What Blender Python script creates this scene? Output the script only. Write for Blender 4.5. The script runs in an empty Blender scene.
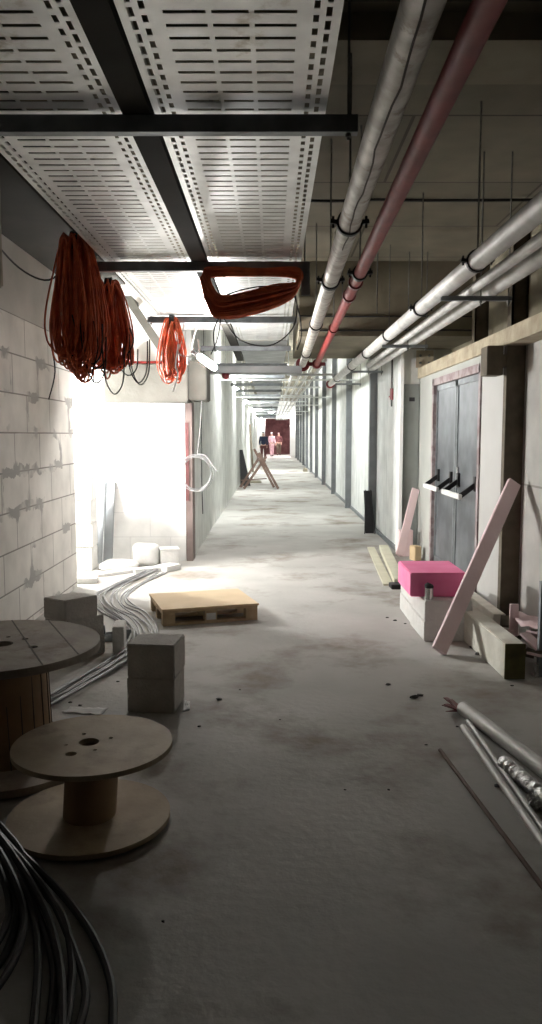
import bpy, bmesh, math, random
from mathutils import Vector, Matrix
random.seed(7)
C = bpy.context.scene.collection
V = Vector
F=785.0; PT=math.radians(5.6); H=1.55
# ---------- survey helpers: read a photo point onto a real plane of the place
def _r(x,y):
    u=(x-272)/F; v=-(y-512)/F
    return V((u, math.cos(PT)+v*math.sin(PT), -math.sin(PT)+v*math.cos(PT)))
def onz(x,y,z=0.0):
    r=_r(x,y); return V((0,0,H))+r*((z-H)/r.z)

# ---------- materials
def _new(name):
    m=bpy.data.materials.new(name); m.use_nodes=True
    nt=m.node_tree; b=nt.nodes['Principled BSDF']
    return m,nt,b
def mat(name,c1,c2=None,rough=.8,metal=0.0,scale=6.0,bump=.0,detail=6,lo=.35,hi=.65,bscale=None,dark=None,dscale=1.5,dlo=.55,dhi=.7):
    m,nt,b=_new(name); N=nt.nodes; L=nt.links
    b.inputs['Roughness'].default_value=rough; b.inputs['Metallic'].default_value=metal
    tc=N.new('ShaderNodeTexCoord')
    if c2 is None: c2=tuple(x*.8 for x in c1)
    no=N.new('ShaderNodeTexNoise'); no.inputs['Scale'].default_value=scale; no.inputs['Detail'].default_value=detail
    L.new(tc.outputs['Object'],no.inputs['Vector'])
    cr=N.new('ShaderNodeValToRGB'); cr.color_ramp.elements[0].position=lo; cr.color_ramp.elements[1].position=hi
    cr.color_ramp.elements[0].color=(*c2,1); cr.color_ramp.elements[1].color=(*c1,1)
    L.new(no.outputs['Fac'],cr.inputs['Fac']); out=cr.outputs['Color']
    if dark:
        n2=N.new('ShaderNodeTexNoise'); n2.inputs['Scale'].default_value=dscale; n2.inputs['Detail'].default_value=8
        n2.inputs['Roughness'].default_value=.65
        L.new(tc.outputs['Object'],n2.inputs['Vector'])
        r2=N.new('ShaderNodeValToRGB'); r2.color_ramp.elements[0].position=dlo; r2.color_ramp.elements[1].position=dhi
        r2.color_ramp.elements[0].color=(0,0,0,1); r2.color_ramp.elements[1].color=(1,1,1,1)
        L.new(n2.outputs['Fac'],r2.inputs['Fac'])
        mx=N.new('ShaderNodeMix'); mx.data_type='RGBA'; mx.inputs[7].default_value=(*dark,1)
        L.new(r2.outputs['Color'],mx.inputs[0]); L.new(out,mx.inputs[6]); out=mx.outputs[2]
    L.new(out,b.inputs['Base Color'])
    if bump:
        n3=N.new('ShaderNodeTexNoise'); n3.inputs['Scale'].default_value=bscale or scale*4; n3.inputs['Detail'].default_value=8
        L.new(tc.outputs['Object'],n3.inputs['Vector'])
        bp=N.new('ShaderNodeBump'); bp.inputs['Strength'].default_value=bump; bp.inputs['Distance'].default_value=.02
        L.new(n3.outputs['Fac'],bp.inputs['Height']); L.new(bp.outputs['Normal'],b.inputs['Normal'])
    return m
def brickmat(name,c1,c2,mortar,bw,bh,ms,axes='YZ',off=(0,0),rough=.85,smear=None,offset=.5,bump=.3):
    """block/board/panel pattern laid over a wall in metres"""
    m,nt,b=_new(name); N=nt.nodes; L=nt.links
    b.inputs['Roughness'].default_value=rough
    g=N.new('ShaderNodeNewGeometry'); sp=N.new('ShaderNodeSeparateXYZ'); L.new(g.outputs['Position'],sp.inputs[0])
    cb=N.new('ShaderNodeCombineXYZ')
    for i,a in enumerate(axes):
        ad=N.new('ShaderNodeMath'); ad.operation='ADD'; ad.inputs[1].default_value=off[i]
        L.new(sp.outputs['XYZ'.index(a)],ad.inputs[0]); L.new(ad.outputs[0],cb.inputs[i])
    br=N.new('ShaderNodeTexBrick'); br.inputs['Scale'].default_value=1; br.offset=offset
    br.inputs['Brick Width'].default_value=bw; br.inputs['Row Height'].default_value=bh
    br.inputs['Mortar Size'].default_value=ms; br.inputs['Mortar Smooth'].default_value=.3
    br.inputs['Color1'].default_value=(*c1,1); br.inputs['Color2'].default_value=(*c2,1); br.inputs['Mortar'].default_value=(*mortar,1)
    L.new(cb.outputs[0],br.inputs['Vector']); out=br.outputs['Color']
    n=N.new('ShaderNodeTexNoise'); n.inputs['Scale'].default_value=3.0; n.inputs['Detail'].default_value=9
    L.new(g.outputs['Position'],n.inputs['Vector'])
    r=N.new('ShaderNodeValToRGB'); r.color_ramp.elements[0].position=.3; r.color_ramp.elements[1].position=.75
    r.color_ramp.elements[0].color=(.78,.78,.78,1); r.color_ramp.elements[1].color=(1.1,1.1,1.1,1)
    L.new(n.outputs['Fac'],r.inputs['Fac'])
    mu=N.new('ShaderNodeMix'); mu.data_type='RGBA'; mu.blend_type='MULTIPLY'; mu.inputs[0].default_value=1
    L.new(out,mu.inputs[6]); L.new(r.outputs['Color'],mu.inputs[7]); out=mu.outputs[2]
    if smear:
        # mortar wiped over joints: wide second brick mortar band broken up with noise
        b2=N.new('ShaderNodeTexBrick'); b2.inputs['Scale'].default_value=1; b2.offset=offset
        b2.inputs['Brick Width'].default_value=bw; b2.inputs['Row Height'].default_value=bh
        b2.inputs['Mortar Size'].default_value=.045; b2.inputs['Mortar Smooth'].default_value=.1
        b2.inputs['Color1'].default_value=(0,0,0,1); b2.inputs['Color2'].default_value=(0,0,0,1); b2.inputs['Mortar'].default_value=(1,1,1,1)
        nd=N.new('ShaderNodeTexNoise'); nd.inputs['Scale'].default_value=7; nd.inputs['Detail'].default_value=6
        L.new(g.outputs['Position'],nd.inputs['Vector'])
        sb=N.new('ShaderNodeVectorMath'); sb.operation='SUBTRACT'; sb.inputs[1].default_value=(.5,.5,.5); L.new(nd.outputs['Color'],sb.inputs[0])
        sc=N.new('ShaderNodeVectorMath'); sc.operation='SCALE'; sc.inputs['Scale'].default_value=.16; L.new(sb.outputs[0],sc.inputs[0])
        av=N.new('ShaderNodeVectorMath'); av.operation='ADD'; L.new(cb.outputs[0],av.inputs[0]); L.new(sc.outputs[0],av.inputs[1])
        L.new(av.outputs[0],b2.inputs['Vector'])
        n2=N.new('ShaderNodeTexNoise'); n2.inputs['Scale'].default_value=1.9; n2.inputs['Detail'].default_value=5
        L.new(g.outputs['Position'],n2.inputs['Vector'])
        r2=N.new('ShaderNodeValToRGB'); r2.color_ramp.elements[0].position=.54; r2.color_ramp.elements[1].position=.60
        L.new(n2.outputs['Fac'],r2.inputs['Fac'])
        mm=N.new('ShaderNodeMath'); mm.operation='MULTIPLY'; L.new(b2.outputs['Color'],mm.inputs[0]); L.new(r2.outputs['Color'],mm.inputs[1])
        mx=N.new('ShaderNodeMix'); mx.data_type='RGBA'; mx.inputs[7].default_value=(*smear,1)
        L.new(mm.outputs[0],mx.inputs[0]); L.new(out,mx.inputs[6]); out=mx.outputs[2]
    L.new(out,b.inputs['Base Color'])
    bp=N.new('ShaderNodeBump'); bp.inputs['Strength'].default_value=bump; bp.inputs['Distance'].default_value=.01
    iv=N.new('ShaderNodeMath'); iv.operation='SUBTRACT'; iv.inputs[0].default_value=1
    L.new(br.outputs['Fac'],iv.inputs[1])
    L.new(iv.outputs[0],bp.inputs['Height']); L.new(bp.outputs['Normal'],b.inputs['Normal'])
    return m
def emis(name,col,s):
    m,nt,b=_new(name); b.inputs['Base Color'].default_value=(*col,1)
    b.inputs['Emission Color'].default_value=(*col,1); b.inputs['Emission Strength'].default_value=s
    return m
M={}
M['floor']=mat('bare_concrete_floor',(.50,.49,.465),(.36,.35,.325),rough=.82,scale=1.3,bump=.22,bscale=22,detail=10,lo=.3,hi=.72,dark=(.20,.165,.13),dscale=1.1,dlo=.50,dhi=.68)
M['ceil']=brickmat('formed_concrete_ceiling',(.20,.178,.13),(.17,.15,.11),(.08,.068,.05),2.4,1.25,.012,'XY',(0.35,.1),rough=.9)
M['conc']=mat('raw_concrete',(.30,.27,.20),(.20,.18,.13),scale=2.2,bump=.3,rough=.9)
M['brown_conc']=mat('brown_concrete',(.215,.192,.135),(.15,.13,.09),scale=2.0,bump=.3,rough=.9)
M['offwhite']=mat('off_white_plaster',(.50,.50,.48),(.45,.45,.43),scale=1.6,bump=.05)
M['black_and_shade']=mat('black_steel_and_soffit_shade',(.05,.046,.038),(.03,.028,.023),scale=2,rough=.95)  # near-black stands for shade on the left beam; the channel is black itself
M['greywall']=mat('unpainted_grey_plaster',(.42,.43,.40),(.36,.37,.345),scale=2,rough=.9)
M['postbrown']=mat('brown_post_steel',(.22,.17,.155),(.15,.11,.10),scale=4)
M['plaster_beam']=mat('smooth_plaster',(.46,.44,.40),(.38,.365,.33),scale=2.5,bump=.15)
M['block']=brickmat('aerated_block_wall',(.70,.675,.63),(.65,.625,.58),(.26,.24,.22),.66,.3035,.007,'YZ',(.15,-.05),smear=(.33,.32,.30))
M['white']=mat('white_painted_wall',(.82,.82,.80),(.77,.77,.75),scale=1.5,bump=.05)
M['whiteblock']=brickmat('white_block_wall',(.83,.83,.81),(.80,.80,.78),(.70,.70,.69),.5,.3,.006,'XZ',(0,0),bump=.15)
M['drywallL']=brickmat('white_board_wall',(.76,.77,.74),(.72,.73,.70),(.42,.43,.42),2.45,30,.012,'YZ',(.3,10),offset=0,bump=.1)
M['drywallR']=brickmat('white_board_partition',(.74,.76,.74),(.69,.71,.69),(.40,.42,.42),2.02,30,.012,'YZ',(.6,10),offset=0,bump=.1)
M['nearwall']=brickmat('grey_board_wall',(.44,.43,.40),(.42,.41,.38),(.25,.24,.22),3.2,1.25,.01,'YZ',(0,.1),offset=0,bump=.1)
M['galv']=mat('galvanised_steel',(.74,.76,.76),(.60,.62,.62),rough=.38,metal=.85,scale=14)
M['tray']=mat('galvanised_tray',(.82,.83,.82),(.64,.65,.64),rough=.46,metal=.8,scale=5,dark=(.38,.34,.27),dscale=1.7,dlo=.6,dhi=.68)
M['trayfar']=mat('galvanised_tray_clean',(.52,.54,.54),(.36,.38,.38),rough=.5,metal=.5,scale=3)
M['lintel']=mat('grey_lintel_concrete',(.125,.12,.105),(.085,.082,.07),scale=3,bump=.3,rough=.9)
M['trunk']=mat('grey_trunking',(.34,.35,.35),rough=.5,metal=.3,scale=3)
M['steel']=mat('dull_grey_steel',(.26,.28,.29),(.18,.19,.20),rough=.5,metal=.6,scale=9)
M['stud']=mat('grey_steel_stud',(.22,.235,.245),(.17,.18,.19),rough=.6,metal=.25,scale=4)
M['dark']=mat('black_steel',(.03,.03,.032),(.018,.018,.02),rough=.55,metal=.3,scale=9)
M['rod']=mat('threaded_rod_steel',(.20,.20,.19),(.12,.12,.11),rough=.5,metal=.7,scale=20)
M['silver']=mat('silver_pipe_wrap',(.52,.50,.46),(.30,.27,.23),rough=.5,metal=.35,scale=9,detail=9,dark=(.20,.15,.11),dscale=6,dlo=.54,dhi=.64)
M['pipe']=mat('pale_metal_pipe',(.70,.69,.67),(.52,.51,.49),rough=.55,metal=.25,scale=6,detail=9)
M['red']=mat('red_painted_pipe',(.33,.035,.03),(.23,.022,.02),rough=.6,scale=8)
M['redfit']=mat('red_coupling',(.19,.013,.018),(.12,.008,.012),rough=.4,scale=9)
M['seam']=mat('dark_seam',(.10,.085,.07),rough=.8)
M['orange']=mat('orange_cable_jacket',(.80,.17,.06),(.52,.09,.035),rough=.42,scale=12)
M['bwire']=mat('black_cable_jacket',(.018,.018,.02),(.012,.012,.013),rough=.4,scale=8)
M['thick']=mat('dark_rubber_cable',(.035,.035,.038),(.022,.022,.024),rough=.5,scale=8)
M['gwire']=mat('grey_cable_jacket',(.34,.34,.34),(.25,.25,.25),rough=.5,scale=10)
M['wwire']=mat('white_cable_jacket',(.78,.78,.76),(.7,.7,.68),rough=.5,scale=10)
M['ply']=mat('reel_plywood',(.46,.36,.23),(.34,.26,.165),rough=.7,scale=5,bump=.15,dark=(.24,.18,.12),dscale=3.5)
M['drum']=mat('reel_drum_board',(.32,.21,.11),(.24,.15,.08),rough=.7,scale=5,bump=.1)
M['greyblock']=mat('aerated_concrete_block',(.46,.44,.405),(.40,.38,.35),rough=.95,scale=14,bump=.5,bscale=60)
M['wblock']=mat('white_aerated_block',(.72,.71,.68),(.64,.63,.60),rough=.95,scale=12,bump=.4,bscale=50)
M['sheet']=mat('tan_fibreboard',(.62,.47,.29),(.54,.405,.24),rough=.75,scale=3)
M['pine']=mat('pallet_pine',(.52,.40,.25),(.40,.29,.17),rough=.8,scale=9,bump=.2)
M['foam']=mat('bright_pink_foam',(.95,.26,.48),(.92,.20,.42),rough=.7,scale=6,bump=.1)
M['palepink']=mat('pale_pink_foam',(.80,.63,.64),(.74,.56,.57),rough=.75,scale=6,bump=.1)
M['pinkframe']=mat('pink_sealant_frame',(.34,.29,.29),(.22,.16,.165),rough=.8,scale=9,lo=.4,hi=.55)
M['door']=mat('scuffed_grey_door_steel',(.20,.215,.23),(.075,.08,.09),rough=.45,metal=.35,scale=2.2,detail=9,lo=.36,hi=.66)
M['greydoor']=mat('grey_green_panel',(.22,.235,.22),(.18,.19,.18),rough=.6,scale=3)
M['timber']=mat('pale_site_timber',(.72,.70,.62),(.60,.58,.50),rough=.85,scale=7,bump=.25)
M['olive']=mat('olive_end_grain',(.16,.14,.05),(.08,.07,.03),rough=.9,scale=9)
M['ledge']=mat('rough_concrete_ledge',(.44,.385,.28),(.32,.27,.19),rough=.9,scale=7,bump=.6,bscale=18)
M['dwood_shade']=mat('dark_timber_and_pier_shade',(.12,.095,.065),(.075,.06,.04),rough=.8,scale=8)  # dark timber; also paints the shade on the right pier
M['yplank']=mat('yellowish_board',(.62,.60,.47),(.54,.52,.40),rough=.8,scale=5)
M['wood']=mat('raw_plank',(.17,.11,.085),(.11,.07,.055),rough=.8,scale=8)
M['paper']=mat('white_scrap_sheet',(.78,.78,.76),rough=.8,scale=8)
M['sack']=mat('white_sack',(.80,.79,.77),(.70,.69,.67),rough=.8,scale=9,bump=.5,bscale=12)
M['chrome']=mat('bright_metal',(.8,.8,.8),(.7,.7,.7),rough=.25,metal=.9)
M['foil']=mat('crumpled_foil',(.75,.75,.75),(.35,.35,.35),rough=.3,metal=.8,scale=20,bump=.8,bscale=40)
M['debris']=mat('dark_debris',(.06,.055,.05),(.03,.03,.03),rough=.9,scale=20)
M['lightdebris']=mat('pale_debris',(.5,.49,.46),rough=.9,scale=20)
M['skin']=mat('skin',(.5,.33,.25),(.45,.29,.22),rough=.6)
M['navy']=mat('navy_cloth',(.035,.045,.09),(.02,.03,.06),rough=.9)
M['maroon']=mat('maroon_cloth',(.16,.06,.06),(.1,.04,.04),rough=.9)
M['hivis']=mat('pale_pink_cloth',(.75,.52,.56),(.65,.4,.46),rough=.9)
M['hair']=mat('dark_hair',(.03,.02,.02),rough=.8)
M['helmet']=mat('white_helmet',(.8,.8,.8),rough=.4)
M['redwall']=mat('red_brown_brick',(.17,.075,.075),(.09,.035,.035),rough=.9,scale=3)
M['lamp']=emis('lamp_glass_glow',(1,.97,.94),560)
M['lampfar']=emis('corridor_lamp_glow',(.98,1,.98),1030)

M['lampfill']=emis('end_fill_glow',(1,.98,.98),260)
# ---------- mesh helpers
def ob(name,bm,m,parent=None,smooth=False,base=True):
    me=bpy.data.meshes.new(name)
    bmesh.ops.recalc_face_normals(bm,faces=bm.faces[:])
    xs=[v.co for v in bm.verts]
    lo=V([min(c[i] for c in xs) for i in range(3)]); hi=V([max(c[i] for c in xs) for i in range(3)])
    o0=V(((lo.x+hi.x)/2,(lo.y+hi.y)/2,lo.z))
    for v in bm.verts: v.co-=o0
    bm.to_mesh(me); bm.free()
    for mm in (m if isinstance(m,(list,tuple)) else [m]): me.materials.append(mm)
    if smooth:
        for p in me.polygons: p.use_smooth=True
        try: me.set_sharp_from_angle(angle=math.radians(40))
        except Exception: pass
    o=bpy.data.objects.new(name,me); C.objects.link(o)
    if parent is not None:
        p=V((0,0,0)); q=parent
        while q is not None: p+=q.location; q=q.parent
        o.parent=parent; o.location=o0-p
    else: o.location=o0
    return o
def box(bm,a,b,rz=0,piv=None,bev=0,mi=0):
    r=bmesh.ops.create_cube(bm,size=1)
    vs=r['verts']; a=V(a); b=V(b)
    for v in vs: v.co=V([a[i]+(b[i]-a[i])*(v.co[i]+.5) for i in range(3)])
    if rz:
        p=V(piv) if piv is not None else (a+b)/2
        bmesh.ops.rotate(bm,verts=vs,cent=p,matrix=Matrix.Rotation(rz,3,'Z'))
    if mi:
        for f in {f for v in vs for f in v.link_faces}: f.material_index=mi
    if bev:
        es=list({e for v in vs for e in v.link_edges})
        bmesh.ops.bevel(bm,geom=es,offset=bev,segments=2,affect='EDGES')
    return vs
def beam(bm,p,q,w,h,up=(0,0,1),bev=0):
    """rectangular bar from p to q, w across, h along 'up'"""
    p=V(p);q=V(q);d=(q-p); L=d.length; d.normalize(); u=V(up); s=d.cross(u)
    if s.length<1e-4: s=d.cross(V((1,0,0)))
    s.normalize(); u=s.cross(d)
    vs=[]
    for e,pt in ((0,p),(1,q)):
        for a,b in ((-1,-1),(1,-1),(1,1),(-1,1)): vs.append(bm.verts.new(pt+s*a*w/2+u*b*h/2))
    fs=[(3,2,1,0),(4,5,6,7),(0,1,5,4),(1,2,6,5),(2,3,7,6),(3,0,4,7)]
    for f in fs: bm.faces.new([vs[i] for i in f])
    if bev:
        bmesh.ops.bevel(bm,geom=list({e for v in vs for e in v.link_edges}),offset=bev,segments=2,affect='EDGES')
def smoothpath(pts,n=6,closed=False):
    P=[V(p) for p in pts]; out=[]; N=len(P)
    rng=range(N) if closed else range(N-1)
    for i in rng:
        if closed: a,b,c,d=P[i-1],P[i],P[(i+1)%N],P[(i+2)%N]
        else: a,b,c,d=P[max(i-1,0)],P[i],P[i+1],P[min(i+2,N-1)]
        for k in range(n):
            t=k/n
            out.append(.5*((2*b)+(c-a)*t+(2*a-5*b+4*c-d)*t*t+(3*b-a-3*c+d)*t*t*t))
    if not closed: out.append(P[-1])
    return out
def tube(bm,pts,r,seg=8,closed=False,cap=True):
    P=[V(p) for p in pts]; n=len(P); rings=[]
    t0=(P[1]-P[0]).normalized(); nrm=t0.orthogonal().normalized()
    for i in range(n):
        if closed: t=(P[(i+1)%n]-P[i-1])
        else: t=(P[min(i+1,n-1)]-P[max(i-1,0)])
        if t.length<1e-9: t=t0.copy()
        t.normalize(); nrm=(nrm-t*nrm.dot(t))
        if nrm.length<1e-6: nrm=t.orthogonal()
        nrm.normalize(); bn=t.cross(nrm)
        rr=r[i] if isinstance(r,(list,tuple)) else r
        rings.append([bm.verts.new(P[i]+(nrm*math.cos(2*math.pi*k/seg)+bn*math.sin(2*math.pi*k/seg))*rr) for k in range(seg)])
    for i in range(n if closed else n-1):
        A=rings[i];B=rings[(i+1)%n]
        for k in range(seg):
            try: bm.faces.new((A[k],A[(k+1)%seg],B[(k+1)%seg],B[k]))
            except ValueError: pass
    if cap and not closed:
        bm.faces.new(rings[0][::-1]); bm.faces.new(rings[-1])
def ring(bm,c,axis,R,w,t=.008,seg=20,arc=(0,360),ref=None):
    """band clamp: a ring of radius R, wide w along the axis"""
    c=V(c);ax=V(axis).normalized()
    u=(V(ref)-ax*V(ref).dot(ax)).normalized() if ref else ax.orthogonal().normalized()
    v=ax.cross(u)
    full=(arc[1]-arc[0])>=360; n=seg; rows=[]
    cnt=n if full else n+1
    for k in range(cnt):
        a=math.radians(arc[0]+(arc[1]-arc[0])*k/n); d=u*math.cos(a)+v*math.sin(a)
        rows.append([bm.verts.new(c+d*rr+ax*ww) for rr,ww in ((R,-w/2),(R+t,-w/2),(R+t,w/2),(R,w/2))])
    for k in range(n if full else n):
        if not full and k==n: break
        A=rows[k];B=rows[(k+1)%cnt]
        for j in range(4): bm.faces.new((A[j],A[(j+1)%4],B[(j+1)%4],B[j]))
    if not full: bm.faces.new(rows[0]); bm.faces.new(rows[-1][::-1])
def disc(bm,c,R,th,holes=(),seg=64):
    c=V(c); es=[]
    def loop(x,y,r,n):
        vs=[bm.verts.new((c.x+x+r*math.cos(2*math.pi*k/n),c.y+y+r*math.sin(2*math.pi*k/n),c.z)) for k in range(n)]
        return [bm.edges.new((vs[k],vs[(k+1)%n])) for k in range(n)]
    es+=loop(0,0,R,seg)
    for h in holes: es+=loop(h[0],h[1],h[2],h[3] if len(h)>3 else 18)
    g=bmesh.ops.triangle_fill(bm,edges=es,use_beauty=True,normal=(0,0,1))
    fs=[f for f in g['geom'] if isinstance(f,bmesh.types.BMFace)]
    e=bmesh.ops.extrude_face_region(bm,geom=fs)
    bmesh.ops.translate(bm,verts=[x for x in e['geom'] if isinstance(x,bmesh.types.BMVert)],vec=(0,0,-th))
def NB(): return bmesh.new()
def tag(o,label,cat,group=None,kind=None):
    if label: o['label']=label
    if cat: o['category']=cat
    if group: o['group']=group
    if kind: o['kind']=kind
    return o
def thing(name,label,cat,loc,group=None):
    o=bpy.data.objects.new(name,None); o.empty_display_size=.1; C.objects.link(o); o.location=loc
    return tag(o,label,cat,group)
def struct(name,m,*boxes,parent=None):
    bm=NB()
    for b in boxes: box(bm,b[0],b[1])
    o=ob(name,bm,m,parent)
    if parent is None: o['kind']='structure'
    return o
def dup(root,delta,label=None,group=None):
    r=root.copy(); C.objects.link(r); r.location=root.location+V(delta)
    if label: r['label']=label
    if group: r['group']=group
    for ch in list(root.children):
        c=ch.copy(); C.objects.link(c); c.parent=r
        for g in list(ch.children):
            d=g.copy(); C.objects.link(d); d.parent=c
    return r

# =====================================================================  SETTING
struct('floor',M['floor'],((-3.8,-1.6,-.1),(3.0,70,0)))
struct('ceiling',M['ceil'],((-3.8,-1.6,3.45),(3.0,11.4,3.6)))
struct('ceiling',M['trayfar'] if 0 else M['conc'],((-3.8,11.4,3.9),(3.0,70,4.05)))
struct('wall_back',M['black_and_shade'],((-2.3,-1.6,0),(2.4,-1.45,3.45)))  # near-black keeps bounced light off the near floor
struct('wall_left',M['block'],((-2.3,-1.45,0),(-2.0,7.95,2.48)))
struct('wall_left',M['plaster_beam'],((-2.3,-1.45,2.48),(-2.0,7.95,3.03)))
struct('wall_recess',M['white'],((-3.8,7.6,0),(-3.6,9.6,3.45)),((-3.6,7.6,0),(-2.3,7.75,3.45)))
struct('wall_left',M['whiteblock'],((-3.6,9.6,0),(-1.06,9.8,3.45)))
struct('wall_left',M['drywallL'],((-1.15,9.9,0),(-1.0,56,3.9)))
struct('ceiling_beam_left',M['black_and_shade'],((-2.3,-1.45,3.03),(-1.45,7.95,3.45)))  # shadow over this beam is put into its near-black colour
struct('ceiling_beam_near',M['conc'],((-1.45,3.75,3.33),(2.3,4.2,3.45)))
struct('ceiling_beam_right',M['brown_conc'],((.3,8.85,2.64),(2.3,11.4,3.45)))
struct('ceiling_step',M['conc'],((-3.6,11.3,3.45),(2.6,11.4,3.9)))
# right side
struct('wall_right',M['nearwall'],((2.05,-1.45,0),(2.3,6.5,2.27)))
struct('wall_right',M['offwhite'],((1.9,6.52,0),(2.3,7.22,2.27)))
struct('wall_right',M['greywall'],((1.9,7.22,2.16),(2.3,9.28,2.27)),((1.9,9.28,0),(2.3,10.2,2.27)))
struct('wall_right_upper',M['brown_conc'],((2.3,-1.45,0),(2.4,10.2,3.45)))
struct('wall_right_pier',M['dwood_shade'],((1.9,6.44,0),(2.05,6.52,2.27)))  # end face turned from the lamps; its shade is put into the colour
struct('wall_right',M['drywallR'],((1.68,10.2,0),(1.8,56,3.9)),((1.8,10.2,0),(2.4,10.35,3.45)))
struct('trim_ledge',M['ledge'],((1.87,2.0,2.27),(2.3,10.2,2.40)))
struct('baseboard_right',M['stud'],((1.655,10.35,0),(1.68,56,.06)))
struct('trim_corner',M['white'],((1.64,10.12,0),(1.68,10.35,3.0)))
# far end
struct('wall_far',M['white'],((-1.0,56,0),(-.5,56.2,3.9)),((1.28,56,0),(1.8,56.2,3.9)),((-.5,56,2.72),(1.28,56.2,3.9)))
struct('wall_far',M['redwall'],((-3.8,64,0),(3.0,64.2,4)))
struct('wall_far',M['white'],((-3.8,56.2,0),(-3.6,64,4)),((2.8,56.2,0),(3.0,64,4)))

# lintel over recess, dark concrete stub beside it
tag(ob('concrete_lintel',(lambda b:(box(b,(-1.95,9.2,1.93),(-.98,9.6,2.37),bev=.012),b)[1])(NB()),M['lintel']),'rough grey concrete lintel on the white wall beside the lamp','lintel')
tag(ob('concrete_corbel',(lambda b:(box(b,(-.979,9.3,1.96),(-.77,9.9,2.42),bev=.012),b)[1])(NB()),M['lintel']),'brown concrete stub right below the bright lamp','corbel')
tag(ob('ceiling_stub',(lambda b:(box(b,(-1.75,4.40,2.36),(-1.49,4.46,3.03),bev=.01),b)[1])(NB()),M['conc']),'dark concrete stub hanging from the beam at the left edge','stub')
bm=NB(); tube(bm,[(-1.98,9.3,2.40),(-1.5,9.3,2.395),(-1.05,9.28,2.40)],.016)
tag(ob('red_conduit',bm,M['red'],smooth=True),'thin red conduit lying along the top of the grey lintel','conduit')
bm=NB(); beam(bm,(-1.64,9.12,3.10),(-1.17,9.12,2.39),.09,.05,up=(0,1,0)); beam(bm,(-1.64,9.12,3.10),(-1.64,9.62,3.10),.08,.05)
tag(ob('diagonal_brace',bm,M['lintel']),'grey diagonal brace rising left from the lintel behind the small orange hank','brace')
# post with red tape at wall end
t=thing('door_post','narrow brown post with red tape beside the white recess wall','post',(-1.02,9.75,0))
bm=NB(); box(bm,(-1.055,9.6,0),(-.975,9.9,1.95)); ob('post_profile',bm,M['postbrown'],t)
bm=NB(); box(bm,(-1.058,9.592,.75),(-1.015,9.6,1.7)); ob('red_tape',bm,M['maroon'],t)

# pilasters on the corridor's right wall
ys=[12.65+4.0*i for i in range(11)]
for i,y in enumerate(ys):
    bm=NB(); box(bm,(1.57,y,0),(1.68,y+.12,3.85)); box(bm,(1.565,y-.006,0),(1.585,y+.126,3.85)); box(bm,(1.655,y-.006,.06),(1.68,y+.126,3.85))
    box(bm,(1.56,y-.01,0),(1.68,y+.13,.02))
    o=ob('wall_stud',bm,M['stud'])
    lab={0:'nearest grey steel stud standing out from the right corridor wall',1:'second nearest grey steel stud along the right corridor wall'}.get(i,'grey steel stud in the far row along the right corridor wall')
    tag(o,lab,'stud','far studs along the right corridor wall' if i>1 else None)

# upper right posts
for k,(y,l) in enumerate(((7.2,'nearer dark steel post above the concrete ledge on the right'),(9.0 if 0 else 8.5,'farther dark steel post above the concrete ledge on the right'))):
    bm=NB(); box(bm,(2.16,y,2.40),(2.3,y+.03,3.45)); box(bm,(2.16,y,2.40),(2.175,y+.14,3.45)); box(bm,(2.285,y,2.40),(2.3,y+.14,3.45))
    box(bm,(2.14,y-.02,2.40),(2.3,y+.16,2.41))
    tag(ob('steel_post',bm,M['dwood_shade']),l,'post')
t=thing('bolted_plate','rusty bolted steel plate above the end of the ledge','plate',(1.95,10.1,2.4))
bm=NB(); box(bm,(1.83,10.1,2.40),(2.05,10.12,2.62),bev=.003); ob('plate',bm,M['ledge'],t)
for zz in (2.46,2.55):
    for xx in (1.88,1.99):
        bm=NB(); tube(bm,[(xx,10.101,zz),(xx,10.07,zz)],.016,seg=6); ob('bolt',bm,M['rod'],t)
bm=NB(); box(bm,(1.73,6.40,2.03),(1.86,6.60,2.265),bev=.006); beam(bm,(1.86,6.5,2.15),(1.9,6.5,2.15),.1,.1)
tag(ob('timber_stub',bm,M['dwood_shade']),'dark timber stub fixed under the ledge at the pier','timber')

# double door
d=thing('door_1',None,None,(1.95,8.25,0)); d['kind']='structure'
bm=NB(); box(bm,(1.885,9.26,0),(1.96,9.34,2.2)); box(bm,(1.885,7.2,2.12),(1.96,9.34,2.2)); box(bm,(1.885,7.18,0),(1.96,7.25,2.2))
ob('door_frame',bm,M['pinkframe'],d)
def leaf(y0,y1):
    bm=NB(); box(bm,(1.93,y0,.02),(1.975,y1,2.12),bev=.003)
    lf=ob('door_leaf',bm,M['door'],d)
    bm=NB(); 
    for yy in (y0+.03,y1-.03): box(bm,(1.92,yy-.028,.02),(1.93,yy+.028,2.12))
    box(bm,(1.92,y0,2.06),(1.93,y1,2.12)); box(bm,(1.92,y0,.02),(1.93,y1,.14))
    ob('stile',bm,M['steel'],lf)
    return lf
l1=leaf(8.26,9.25); l2=leaf(7.26,8.24)
def pushbar(lf,y0,y1):
    bm=NB(); beam(bm,(1.77,y0,.97),(1.77,y1,.97),.035,.05,bev=.006); pb=ob('push_bar',bm,M['paper'],lf); pb['label']='pale metal push bar'
    for yy in (y0+.04,y1-.04):
        bm=NB(); beam(bm,(1.775,yy,.975),(1.915,yy,1.08),.03,.045); box(bm,(1.905,yy-.03,1.02),(1.93,yy+.03,1.16)); ob('bar_arm',bm,M['dark'],pb)
pushbar(l1,8.38,9.1); pushbar(l2,7.36,8.12)
bm=NB(); box(bm,(1.915,8.1,1.0),(1.93,8.16,1.22),bev=.003); ob('lock_plate',bm,M['chrome'],l2)
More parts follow.
